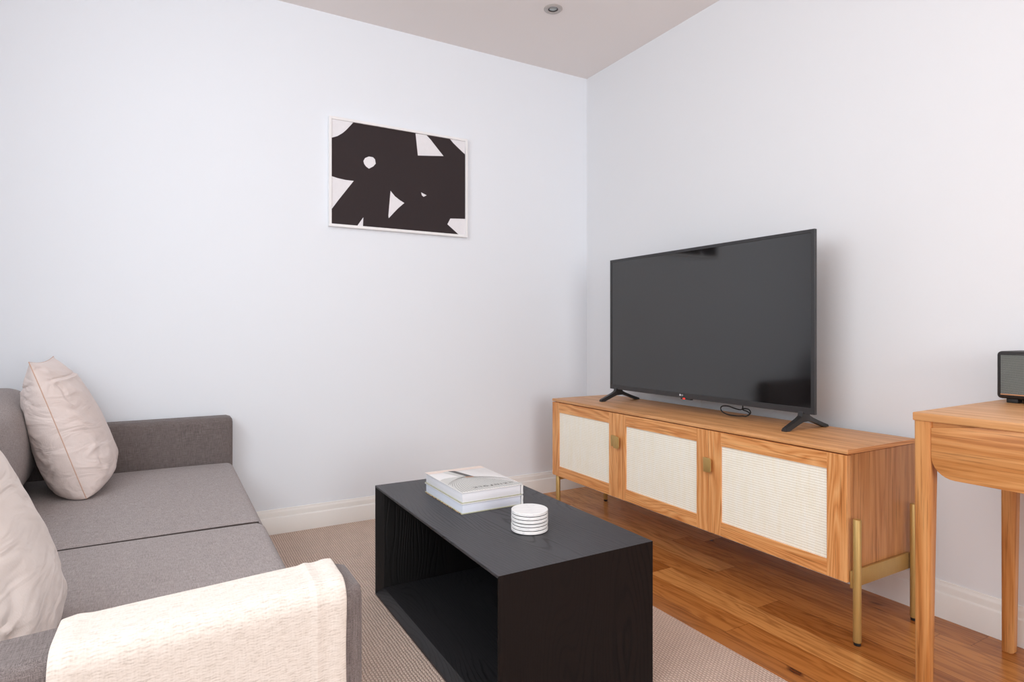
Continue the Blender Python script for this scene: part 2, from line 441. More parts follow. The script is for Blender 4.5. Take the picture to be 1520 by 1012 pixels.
for a, b, c, d in ((LW[0], LW[0]+.05, LW[2], LW[3]), (LW[1]-.05, LW[1], LW[2], LW[3]), (LW[0]+.05, LW[1]-.05, LW[2], LW[2]+.05), (LW[0]+.05, LW[1]-.05, LW[3]-.05, LW[3])):
    w2.box(RX0-.14, RX0-.08, a, b, c, d, .004)
struct(w2.build('window_2', M['frame_white']), 'white framed window in the left wall', 'window')

def bb_prof(s=1):
    return [(0, 0), (.019, 0), (.019, .080), (.0175, .083), (.0125, .086), (.0115, .090), (.0115, .104), (.0095, .110), (.006, .1135), (.0052, .119), (.003, .1205), (0, .1205)]
m = MB(); m.prism([(-a, z) for a, z in bb_prof()], 0, RX0, -.0195)   # (y,z) extruded along x
struct(m.build('baseboard_back', trim_white), 'white moulded skirting board below the print wall', 'skirting board')
m = MB(); m.prism([(-a, z) for a, z in bb_prof()], 1, RY0, 0)
struct(m.build('baseboard_right', trim_white), 'white moulded skirting board behind sideboard and desk', 'skirting board')
m = MB(); m.prism([(RX0+a, z) for a, z in bb_prof()], 1, RY0, -.0195)
struct(m.build('baseboard_left', trim_white), 'white moulded skirting board behind the sofa', 'skirting board')

# rug
r = MB().box(RX0+.02, -.80, -4.3, -.0205, 0.0, .008, .002).build('rug', M['rug'], off=Vector((0, 0, 0)))
tag(r, 'beige textured woven rug on the oak floor under the sofa and coffee table', 'rug')

# downlight
dl = thing('downlight', 'small round recessed spotlight set in the ceiling near the corner', 'ceiling light', (-.637, -.581, CH))
MB().lathe(-.637, -.581, [(.024, CH+.0), (.024, CH-.003), (.028, CH-.006), (.040, CH-.006), (.044, CH-.003), (.044, CH)]).build('trim_ring', M['lightring'], dl)
MB().lathe(-.637, -.581, [(0, CH-.0006), (.024, CH-.0006), (.0242, CH-.0035), (.0215, CH-.0035), (.020, CH-.001)]).build('recess', M['lampdark'], dl)
MB().lathe(-.637, -.581, [(0, CH-.0030), (.008, CH-.0028), (.0185, CH-.0012)]).build('bulb', M['lamp'], dl)

# ------------------------------------------------------------------ framed print
ax0, ax1, az0, az1 = -1.572, -.826, 1.467, 2.004
art = thing('framed_print', 'white framed black and white abstract print hanging on the back wall', 'picture', (-1.199, -.001, az0))
FD = .026; FW = .013
ring('frame', 1, -FD, -.001, (ax0, ax1, az0, az1), (ax0+FW, ax1-FW, az0+FW, az1-FW), [M['frame_white']], art)
ix0, ix1, iz0, iz1 = ax0+FW, ax1-FW, az0+FW, az1-FW
MB().box(ix0, ix1, -.018, -.002, iz0, iz1).build('picture_sheet', M['art_black'], art)
def AP(u, v, d=-.0186): return (ix0+u*(ix1-ix0), d, iz0+v*(iz1-iz0))
# coordinates read inside the picture: homography from photo crop to (u,v)
H_src = [(108, 78), (1052, 240), (1050, 905), (105, 824)]   # TL TR BR BL in the crop
def solve_h(src, dst):
    A = []
    for (x, y), (u, v) in zip(src, dst):
        A.append([x, y, 1, 0, 0, 0, -u*x, -u*y, u]); A.append([0, 0, 0, x, y, 1, -v*x, -v*y, v])
    n = 8
    for i in range(n):
        p = max(range(i, n), key=lambda k: abs(A[k][i])); A[i], A[p] = A[p], A[i]
        for k in range(n):
            if k != i:
                f = A[k][i]/A[i][i]
                for j in range(i, n+1): A[k][j] -= f*A[i][j]
    return [A[i][n]/A[i][i] for i in range(n)]
Hm = solve_h(H_src, [(0, 1), (1, 1), (1, 0), (0, 0)])
def uvp(x, y):
    w = Hm[6]*x+Hm[7]*y+1
    return (min(1, max(0, (Hm[0]*x+Hm[1]*y+Hm[2])/w)), min(1, max(0, (Hm[3]*x+Hm[4]*y+Hm[5])/w)))
shapes = [
    [(108, 78), (262, 104), (240, 128), (214, 156), (186, 180), (150, 201), (108, 213)],
    [(702, 182), (780, 194), (808, 225), (850, 280), (899, 343), (800, 341), (718, 339), (710, 260)],
    [(945, 222), (1052, 240), (1050, 330), (1000, 282), (968, 250)],
    [(333, 378), (345, 357), (372, 346), (400, 351), (415, 366), (420, 397), (404, 416), (372, 433), (352, 418), (338, 398)],
    [(108, 486), (150, 500), (205, 513), (264, 520), (220, 575), (160, 650), (106, 722)],
    [(524, 590), (556, 630), (590, 657), (621, 677), (580, 712), (545, 748), (511, 785), (508, 770), (515, 690)],
    [(740, 601), (779, 622), (758, 633), (745, 622)],
    [(331, 779), (328, 845), (288, 839)],
    [(946, 787), (1050, 790), (1050, 905), (1004, 901), (925, 828)],
]
for s in shapes:
    MB().flat([AP(*uvp(*p)) for p in s]).build('white_shape', M['art_white'], art, smooth=False)

# ------------------------------------------------------------------ sideboard
SX, SB = -.448, -.055; Y0, Y1 = -.291, -1.921
sb = thing('sideboard', 'long oak sideboard with three cane fronted doors on brass legs', 'sideboard', (-.25, -1.1, 0))
BX = SX+.020
MB().box(BX, SB, Y1, Y1+.018, .185, .577, .001).build('side_panel', oak_side, sb)
MB().box(BX, SB, Y0-.018, Y0, .185, .577, .001).build('side_panel', oak_side, sb)
MB().box(BX+.001, SB, Y1+.018, Y0-.018, .185, .206).build('bottom_panel', oak[1], sb)
MB().box(BX+.012, SB, Y1+.018, Y0-.018, .206, .574).build('carcass_interior', M['dark_in'], sb)
MB().box(SX-.001, SB+.002, Y1-.001, Y0+.001, .5785, .5925, .0015).build('top_panel', oak_top, sb)
MB().box(SX, SB, Y1-.0022, Y1-.0008, .5788, .5922).build('edge_strip', oak[0], sb)
doors = [(Y0, -.824, -.352, -.770), (-.826, -1.370, -.890, -1.313), (-1.372, -1.920, -1.434, -1.854)]
DZ0, DZ1, CZ0, CZ1 = .184, .5745, .2365, .5230
for i, (a, b, c, d) in enumerate(doors):
    door = ring('door', 0, SX, SX+.019, (b, a, DZ0, DZ1), (d, c, CZ0, CZ1), [oak[2], oak[1]], sb, .0010, True)
    MB().box(SX+.005, SX+.009, d-.002, c+.002, CZ0-.002, CZ1+.002).build('cane_panel', M['cane'], door)
    if i < 2:
        hz = .445
        # mounting plate on this door, pull plate standing off towards the next door
        def dpts(y0, y1, z0, z1, r, right=True):
            p = []
            if right:
                p += [(y1, z0), (y1, z1)]
                for k in range(7): t = k/6*PI/2; p.append((y0+r-r*math.sin(t), z1-r+r*math.cos(t)))
                for k in range(7): t = k/6*PI/2; p.append((y0+r-r*math.cos(t), z0+r-r*math.sin(t)))
            return p
        hb = MB()
        if i == 0:
            hb.prism([(b-.003, hz-.026), (b+.030, hz-.026), (b+.034, hz-.022), (b+.034, hz+.022), (b+.030, hz+.026), (b-.003, hz+.026)], 0, SX-.005, SX-.0002, .0006)
            hb.box(SX-.019, SX-.004, b-.010, b-.003, hz-.026, hz+.026, .0006).prism(dpts(b-.040, b-.003, hz-.028, hz+.028, .010), 0, SX-.021, SX-.016, .0010)
        else:
            hb.box(SX-.017, SX-.0002, b+.001, b+.007, hz-.025, hz+.025, .0006).prism(dpts(b-.030, b+.007, hz-.028, hz+.027, .010), 0, SX-.019, SX-.014, .0010)
        hb.build('handle', M['brass'], door)
legs = [(-.434, -1.9435, .383), (-.112, -1.9435, .385), (-.434, -.325, .1875), (-.112, -.325, .1875)]
for x, y, h in legs:
    lg = MB().lathe(x, y, [(0, .010), (.0112, .010), (.0118, .012), (.0118, h-.002), (.0105, h), (0, h)], 28).build('leg', M['brass'], sb)
    MB().lathe(x, y, [(0, 0), (.009, 0), (.010, .002), (.010, .011), (0, .011)], 20).build('foot_pad', M['rubber'], lg)
MB().box(-.437, -.109, -1.931, -1.9222, .168, .220, .001).build('cross_bar', M['brass'], sb)
MB().box(-.425, -.12, -.331, -.319, .16, .1872, .001).build('cross_bar', M['brass'], sb)

# ------------------------------------------------------------------ television
TX = -.22; TY0, TY1, TZ0, TZ1 = -.497, -1.661, .652, 1.329
tv = thing('television', 'large black flat screen television standing on the oak sideboard', 'television', (TX+.03, -1.08, .5925))
bz, bzb = .013, .023
ring('bezel', 0, TX, TX+.014, (TY1, TY0, TZ0, TZ1), (TY1+bz+.002, TY0-bz, TZ0+bzb, TZ1-bz), [M['tvplastic']], tv, .001)
m = MB()
m.box(TX+.0125, TX+.060, TY1+.10, TY0-.10, TZ0+.03, TZ1-.25, .012)
m.box(TX+.0125, TX+.018, TY1+.004, TY0-.004, TZ0+.004, TZ1-.004, .001)
m.build('housing', M['tvplastic'], tv)
MB().box(TX+.0025, TX+.0118, TY1+bz+.002, TY0-bz, TZ0+bzb, TZ1-bz).build('screen', M['screen'], tv)
def foot(y):
    z0 = .5925; zt = TZ0+.006-z0
    st = [(-.322, 0, .008), (-.319, 0, .0115), (-.300, 0, .0190), (-.280, .008, .0270), (-.245, .0215, .041), (-.228, .0275, .050), (-.223, .029, zt), (-.187, .0305, zt), (-.182, .030, .050), (-.165, .026, .042), (-.125, .0120, .027), (-.094, .0015, .0165), (-.086, 0, .0140), (-.069, 0, .0085), (-.066, 0, .0065)]
    bm = bmesh.new(); sec = []
    for x, zb, z1 in st:
        w = .0135-.0045*min(1, abs(x+.20)/.125)
        sec.append([bm.verts.new((x, y+a*w*(k), z0+z)) for a, z, k in ((-1, zb, 1), (1, zb, 1), (1, z1, .8), (-1, z1, .8))])
    for A, B in zip(sec, sec[1:]):
        for k in range(4): bm.faces.new((A[k], A[(k+1) % 4], B[(k+1) % 4], B[k]))
    bm.faces.new(sec[0]); bm.faces.new(sec[-1][::-1])
    bmesh.ops.recalc_face_normals(bm, faces=bm.faces[:])
    mb = MB(); mb.merge(bm); return mb.build('foot', M['tvfoot'], tv)
foot(-.545); foot(-1.608)
# logo and standby light
def text(body, size, mat, mw, parent, name='lettering', extrude=.0001, sx=1.0):
    cu = bpy.data.curves.new('t', 'FONT'); cu.body = body; cu.size = size; cu.align_x = 'CENTER'; cu.align_y = 'CENTER'; cu.extrude = extrude
    to = bpy.data.objects.new('t', cu); C.objects.link(to)
    dg = bpy.context.evaluated_depsgraph_get(); dg.update()
    me = bpy.data.meshes.new_from_object(to.evaluated_get(dg)); bpy.data.objects.remove(to); bpy.data.curves.remove(cu)
    me.transform(Matrix.Translation(-root_loc(parent)) @ mw @ Matrix.Scale(sx, 4, (1, 0, 0)))
    me.materials.clear(); me.materials.append(mat)
    me.name = name
    ob = bpy.data.objects.new(name, me); C.objects.link(ob); ob.parent = parent; return ob
Rtv = Matrix(((0, 0, -1, 0), (-1, 0, 0, 0), (0, 1, 0, 0), (0, 0, 0, 1)))   # text facing -x, reading towards -y
lgx = MB(); pts = []
LY, LZ = -1.0, TZ0+.0125
bmc = bmesh.new(); bmc.faces.new([bmc.verts.new((TX-.0004, LY+.0045*math.cos(t*PI/12), LZ+.0045*math.sin(t*PI/12))) for t in range(24)])
lgx.merge(bmc); lgx.build('round_emblem', M['logo'], tv, smooth=False)
text('LG', .0085, M['logo'], Matrix.Translation((TX-.0004, LY-.0125, LZ-.0003)) @ Rtv, tv, 'brand_lettering')
MB().box(TX+.004, TX+.018, -1.062, -.998, TZ0-.0065, TZ0+.001, .002).build('sensor_bar', M['tvplastic'], tv)
MB().box(TX+.003, TX+.006, -1.026, -1.014, TZ0-.0055, TZ0-.0005, .0006).build('standby_light', M['red'], tv)
# black cable loop and thin white lead hanging behind
def catmull(P, k=8, closed=False):
    out = []; n = len(P); P = [Vector(p) for p in P]
    rng = range(n if closed else n-1)
    for i in rng:
        p0 = P[(i-1) % n] if closed or i > 0 else P[0]; p1 = P[i]; p2 = P[(i+1) % n]; p3 = P[(i+2) % n] if closed or i+2 < n else P[-1]
        for j in range(k):
            t = j/k
            out.append(.5*((2*p1)+(-p0+p2)*t+(2*p0-5*p1+4*p2-p3)*t*t+(-p0+3*p1-3*p2+p3)*t**3))
    if not closed: out.append(P[-1])
    return out
CX0 = -.165
MB().tube(catmull([(CX0, -1.30, .66), (CX0, -1.301, .640), (CX0-.004, -1.305, .628), (CX0, -1.325, .622), (CX0+.004, -1.333, .612), (CX0, -1.318, .602), (CX0, -1.30, .601), (CX0, -1.27, .598), (CX0, -1.225, .598), (CX0, -1.195, .606), (CX0, -1.185, .620), (CX0, -1.195, .631), (CX0, -1.225, .634), (CX0+.004, -1.26, .627), (CX0+.005, -1.285, .625), (CX0+.004, -1.305, .632), (CX0+.006, -1.327, .630), (CX0+.006, -1.335, .617), (CX0+.006, -1.322, .607)]), .0026).build('power_cable', M['cable'], tv)
MB().tube(catmull([(-.165, -1.0, .84), (-.11, -.985, .80), (-.055, -.962, .70), (-.040, -.958, .64), (-.034, -.955, .5945)]), .0022).build('white_lead', M['wcable'], tv)

# ------------------------------------------------------------------ desk
DX0, DX1, DY0, DY1 = -.612, -.052, -2.190, -3.13
dk = thing('desk', 'light oak writing desk with a curved drawer front standing against the right wall', 'desk', (-.612, -2.190, 0))
dk.rotation_euler = (0, 0, math.radians(1.8))
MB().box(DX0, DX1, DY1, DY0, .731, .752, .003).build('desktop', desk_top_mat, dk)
def desk_leg(x, y, sy):
    bm = bmesh.new(); rings = []
    for z, w in ((0, .0135), (.004, .0155), (.30, .0175), (.58, .0195), (.731, .0200)):
        d = w
        cyy = y+sy*(.0200-w)
        ring = []; r = .007
        for (qx, qy, a0) in ((1, 1, 0), (-1, 1, 90), (-1, -1, 180), (1, -1, 270)):
            for k in range(4):
                t = math.radians(a0+k*30); ring.append(bm.verts.new((x+qx*(d-r)+r*math.cos(t), cyy+qy*(w-r)+r*math.sin(t), z)))
        rings.append(ring)
    n = len(rings[0])
    for A, B in zip(rings, rings[1:]):
        for k in range(n): bm.faces.new((A[k], A[(k+1) % n], B[(k+1) % n], B[k]))
    bm.faces.new(rings[0][::-1]); bm.faces.new(rings[-1])
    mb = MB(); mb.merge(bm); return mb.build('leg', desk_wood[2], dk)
lx0, lx1 = DX0+.003+.020, DX1-.003-.020
ly0, ly1 = DY0-.002-.020, DY1+.002+.020
desk_leg(lx0, ly0, 1); desk_leg(lx0, ly1, -1); desk_leg(lx1, ly0, 1); desk_leg(lx1, ly1, -1)
def rounded_front(y0, y1, z0, z1, r):
    p = [(y0, z1-.015), (y0-.10, z1), (y1, z1)]
    for k in range(9): t = k/8*PI/2; p.append((y1+r-r*math.cos(t), z0+r-r*math.sin(t)))
    for k in range(9): t = k/8*PI/2; p.append((y0-r+r*math.sin(t), z0+r-r*math.cos(t)))
    return p
ya, yb = ly0-.0200, ly1+.0200
MB().box(DX0+.012, DX0+.0205, yb, ya, .7155, .731).build('front_rail', desk_wood[1], dk)
MB().box(lx0, lx1, ya+.004, ya+.020, .62, .731, .001).build('side_apron', desk_wood[0], dk)
MB().box(lx0, lx1, yb-.020, yb-.004, .62, .731, .001).build('side_apron', desk_wood[0], dk)
MB().box(DX1-.035, DX1-.018, yb, ya, .62, .731, .001).build('back_apron', desk_wood[1], dk)
MB().prism(rounded_front(ya+.001, yb-.001, .594, .7308, .052), 0, DX0+.005, DX0+.022, .0012).build('drawer_front', desk_wood[1], dk)

# speaker
sp = thing('speaker', 'black portable speaker with grey mesh grille and copper strip on the desk', 'speaker', (-.095, -2.33, .752))
s0, s1, sx0, sx1, sz0, sz1 = -2.197, -2.457, -.172, -.030, .7635, .9000
MB().box(sx0-.004, sx1, s1, s0, sz0, sz1, .011, 4).build('cabinet', M['spkbody'], sp)
t = .0115
MB().box(sx0-.0048, sx0+.006, s1+t, s0-t, sz0+t+.003, sz1-t).build('grille', M['grille'], sp)
MB().box(sx0-.0055, sx0+.006, s1+t, s0-t, sz0+t, sz0+t+.003).build('copper_strip', M['copper'], sp)
for yy in (s0-.034, s1+.034):
    for xx in (sx0+.022, sx1-.022):
        MB().prism([(xx-.014, yy-.014), (xx+.014, yy-.014), (xx+.014, yy+.014), (xx-.014, yy+.014)], 2, .752, sz0+.002, .002).build('foot', M['rubber'], sp)

# ------------------------------------------------------------------ coffee table
tx0, tx1, ty0, ty1 = -1.606, -1.140, -.878, -1.812
ct = thing('coffee_table', 'black wood grain box coffee table with an open side standing on the rug', 'coffee table', ((tx0+tx1)/2, (ty0+ty1)/2, .008))
T = .028; tz0, tz1 = .008, .400
def table_panel(name, side, mat):
    prof = [(tx0, 0), (tx0, .007), (tx0+.024, T), (tx1, T), (tx1, 0)]
    bm = bmesh.new(); E0 = []; E1 = []
    for x, i in prof:
        if side == 'top': a, b = (x, ty1+i, tz1-i), (x, ty0-i, tz1-i)
        elif side == 'bottom': a, b = (x, ty1+i, tz0+i), (x, ty0-i, tz0+i)
        elif side == 'near': a, b = (x, ty1+i, tz0+i), (x, ty1+i, tz1-i)
        else: a, b = (x, ty0-i, tz0+i), (x, ty0-i, tz1-i)
        E0.append(bm.verts.new(a)); E1.append(bm.verts.new(b))
    n = len(prof)
    for k in range(n): bm.faces.new((E0[k], E0[(k+1) % n], E1[(k+1) % n], E1[k]))
    bm.faces.new(E0); bm.faces.new(E1[::-1])
    bmesh.ops.recalc_face_normals(bm, faces=bm.faces[:])
    mb = MB(); mb.merge(bm); ob = mb.build(name, mat, ct, smooth=False)
    bv = ob.modifiers.new('edge', 'BEVEL'); bv.width = .0006; bv.segments = 1
    return ob
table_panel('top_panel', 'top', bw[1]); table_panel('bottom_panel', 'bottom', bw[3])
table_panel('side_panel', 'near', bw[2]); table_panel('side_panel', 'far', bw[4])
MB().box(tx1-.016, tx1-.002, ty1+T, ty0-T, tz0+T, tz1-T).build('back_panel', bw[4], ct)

# books
def book(z0, z1, label, cover_top=True, dx=0.0, pm='pages'):
    x0, x1, y1, y0 = -1.484+dx, -1.268+dx, -1.352, -1.052
    bk = thing('book', label, 'book', ((x0+x1)/2, (y0+y1)/2, z0), 'large books on the coffee table')
    ct_ = .0028
    cv = 'cover'
    MB().box(x0, x1, y1, y0, z1-ct_, z1, .0008).build('front_cover', M[cv], bk)
    MB().box(x0, x1, y1, y0, z0, z0+ct_, .0008).build('back_cover', M['cover_green'], bk)
    # spine on +x, with slight groove
    MB().prism([(x1-.0045, z0+.001), (x1-.001, z0), (x1+.0015, z0+.004), (x1+.0005, (z0+z1)/2), (x1+.0015, z1-.004), (x1-.001, z1), (x1-.0045, z1-.001)], 1, y1, y0, 0).build('spine', M[cv], bk)
    MB().box(x0+.004, x1-.0075, y1+.003, y0-.003, z0+ct_, z1-ct_, .0003).build('pages', M[pm], bk)
    return bk, (x0, x1, y1, y0)
zc = .400
b1, q1 = book(zc, zc+.0325, 'thick white hardback lying under the patterned book, with coloured back cover edge', pm='pages2')
MB().box(q1[0]-.0006, q1[0]+.0005, q1[2]+.002, q1[3]-.01, zc+.0003, zc+.0026).build('cover_edge', M['colour_print'], b1)
b2, q2 = book(zc+.0325, zc+.067, 'white hardback on top of the book stack with a ribbed dome pictured on its cover')
zt = zc+.067
def BP(u, v, k=1): return (q2[0]+u*(q2[1]-q2[0]), q2[2]+v*(q2[3]-q2[2]), zt+.00015*k)
MB().flat([BP(.0, .885), BP(1, .885), BP(1, 1), BP(0, 1)]).build('pink_band', M['pink'], b2, smooth=False)
dome = [(0.003, .003), (.997, .003), (.997, .06), (.82, .289), (.666, .427), (.56, .505), (.475, .56), (.37, .628), (.2, .632), (.1, .62), (.03, .585), (.003, .56)]
MB().flat([BP(u, v) for u, v in dome]).build('dome_picture', M['grey_print'], b2, smooth=False)
m = MB(); ap = (.42, .60)
def ribbon(m, pts, w0, w1, k):
    n = len(pts)
    L = []; R = []
    for i, p in enumerate(pts):
        a = Vector(pts[min(i+1, n-1)])-Vector(pts[max(i-1, 0)]); a.normalize(); nrm = Vector((-a.y, a.x)); w = w0+(w1-w0)*i/(n-1)
        L.append(Vector(p)+nrm*w); R.append(Vector(p)-nrm*w)
    cl = lambda q: BP(min(.997, max(.003, q.x)), min(.997, max(.003, q.y)), k)
    for i in range(n-1): m.flat([cl(L[i]), cl(L[i+1]), cl(R[i+1]), cl(R[i])])
for i in range(30):
    tx = -.10+i*.040
    sag = (tx-.42)
    pts = []
    for k in range(9):
        t = k/8
        x = ap[0]+(tx-ap[0])*math.sin(t*PI/2)**.8*1.0; y = ap[1]*(1-t)**1.0*(1.0)+.003
        x = ap[0]+(tx-ap[0])*(1-(1-t)**2.2); y = ap[1]-(ap[1]-.004)*t**1.25
        if x < .003 or x > .997: break
        top = None
        pts.append((x, y))
    if len(pts) > 2: ribbon(m, pts, .0012, .0032, 2)
m.build('dome_ribs', M['rib_print'], b2, smooth=False)
m = MB(); m.flat([BP(.36, .93, 3), BP(.46, .90, 3), BP(.57, .56, 3), BP(.47, .57, 3)]); m.build('tower_picture', M['dark_print'], b2, smooth=False)
m = MB(); m.flat([BP(.24, .90, 2), BP(.36, .93, 2), BP(.47, .57, 2), BP(.36, .64, 2)]); m.build('tower_side', M['grey_print'], b2, smooth=False)
m = MB(); m.flat([BP(.43, .55, 4), BP(.56, .53, 4), BP(.56, .565, 4), BP(.43, .585, 4)]); m.build('copper_print', M['copper'], b2, smooth=False)
def btext(body, size, u, v): 
    p = BP(u, v, 6); return text(body, size, M['ink'], Matrix.Translation(p) @ Matrix.Rotation(PI, 4, 'Z'), b2, 'title_lettering', 0)
btext('K I N F O L K', .021, .54, .115); btext('THE', .010, .90, .125)

# coasters
cx, cy = -1.376, -1.570
ch = .0098
stacknames = ['uppermost of the stack, its face in view', 'second from the top of the stack', 'third from the top of the stack', 'fourth from the top of the stack', 'second from the bottom of the stack', 'lowest of the stack, resting on the black table']
first = None
for i in range(6):
    z = .400+(5-i)*ch
    if first is None:
        first = thing('coaster', '', 'coaster', (cx, cy, z), 'stacked marble coasters')
        MB().lathe(cx, cy, [(0, z+.0018), (.0505, z+.0018), (.0515, z+.0026), (.0515, z+.0088), (.0505, z+.0098), (0, z+.0098)], 64).build('stone_disc', M['marble'], first)
        MB().lathe(cx, cy, [(0, z+.00002), (.0502, z+.00002), (.0502, z+.0019), (0, z+.0019)], 48).build('backing_pad', M['cork'], first)
        c = first
    else:
        c = copy_thing(first); c.location = (cx+random.uniform(-.0009, .0009), cy+random.uniform(-.0009, .0009), z); c.rotation_euler = (0, 0, random.uniform(0, 6))
    c['label'] = 'round white marble coaster, '+stacknames[i]

# ------------------------------------------------------------------ sofa
def soft_box(x0, x1, y0, y1, z0, z1, r, crown=0.0, n=26, axis=2, e=None, wob=.0007, seed=0):
    """rounded box (cushion) with bulging faces along axis"""
    bm = bmesh.new(); bmesh.ops.create_cube(bm, size=2)
    bmesh.ops.subdivide_edges(bm, edges=bm.edges[:], cuts=n, use_grid_fill=True)
    hx, hy, hz = (x1-x0)/2, (y1-y0)/2, (z1-z0)/2; c = Vector(((x0+x1)/2, (y0+y1)/2, (z0+z1)/2)); H = (hx, hy, hz)
    for v in bm.verts:
        q = v.co.copy()
        # concentrate vertices toward the edges
        q = Vector([math.sin(a*PI/2)*.6+a*.4 for a in q])
        p = Vector([q[i]*H[i] for i in range(3)])
        inner = Vector([max(-(H[i]-r), min(H[i]-r, p[i])) for i in range(3)])
        d = p-inner
        if d.length > 1e-9: p = inner+d.normalized()*min(r, max(abs(d.x), abs(d.y), abs(d.z)))
        a, b = [i for i in range(3) if i != axis]
        k = (1-(p[a]/H[a])**2)*(1-(p[b]/H[b])**2); k = max(0, k)
        p[axis] += crown*k**.6*(p[axis]/H[axis])
        w = noise.noise_vector((p+c)*5+Vector((seed, 0, 0)))*wob
        v.co = p+c+w
    mb = MB(); bmesh.ops.recalc_face_normals(bm, faces=bm.faces[:]); mb.merge(bm); return mb
sofa = thing('sofa', 'grey woven fabric two seat sofa against the back wall on the left', 'sofa', (-2.5, -1.07, .008))
SXF = -2.006; SXB = -2.99
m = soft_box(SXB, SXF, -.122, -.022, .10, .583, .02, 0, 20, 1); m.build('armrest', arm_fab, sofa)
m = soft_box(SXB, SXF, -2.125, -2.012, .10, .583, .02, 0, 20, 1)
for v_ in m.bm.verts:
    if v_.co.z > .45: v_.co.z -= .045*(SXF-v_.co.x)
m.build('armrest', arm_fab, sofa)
MB().box(SXB+.01, -2.04, -2.012, -.122, .10, .25, .01).build('seat_base', sofa_fab, sofa)
MB().box(SXB, -2.83, -2.012, -.122, .25, .70, .03, 4).build('back_frame', sofa_fab, sofa)
for a, b, s, dz in ((-1.081, -.124, 1, 0), (-2.010, -1.089, 5, .006)):
    sc_ = soft_box(-2.83, -2.006, a, b, .25, .389+dz, .030, .015, 60, 2, seed=s, wob=.0004).build('seat_cushion', sofa_fab, sofa)
    if dz == 0:
        MB().tube(catmull([(-2.80, -1.0850, .3905), (-2.4, -1.0850, .3910), (-2.06, -1.0850, .3905), (-2.026, -1.0850, .386), (-2.012, -1.0850, .372), (-2.008, -1.0850, .34), (-2.008, -1.0850, .26)], 5), .0024, 8).build('seam', M['seam_dark'], sc_)  # thin dark tube stands in for the contact shade between the cushions
for a, b, s in ((-1.075, -.130, 2), (-2.005, -1.085, 7)):
    o = soft_box(-2.90, -2.702, a, b, .396, .750, .07, .055, 26, 0, seed=s)
    o.build('back_cushion', sofa_fab, sofa)
for x, y in ((-2.09, -.08), (-2.09, -2.065), (-2.92, -.08), (-2.92, -2.065)):
    MB().prism([(x-.025, y-.025), (x+.025, y-.025), (x+.025, y+.025), (x-.025, y+.025)], 2, .008, .101, .003).build('leg', M['tvfoot'], sofa)

from mathutils.bvhtree import BVHTree
trees = []
for o in sofa.children:
    if 'cushion' in o.name or 'armrest' in o.name:
        trees.append(BVHTree.FromPolygons([v.co+sofa.location for v in o.data.vertices], [tuple(p.vertices) for p in o.data.polygons]))
def settle(co, gap=.0015):
    for t in trees:
        loc, nrm, i, d = t.find_nearest(co)
        if (co-loc).dot(nrm) < gap and d < .12: co = loc+nrm*gap
    return co
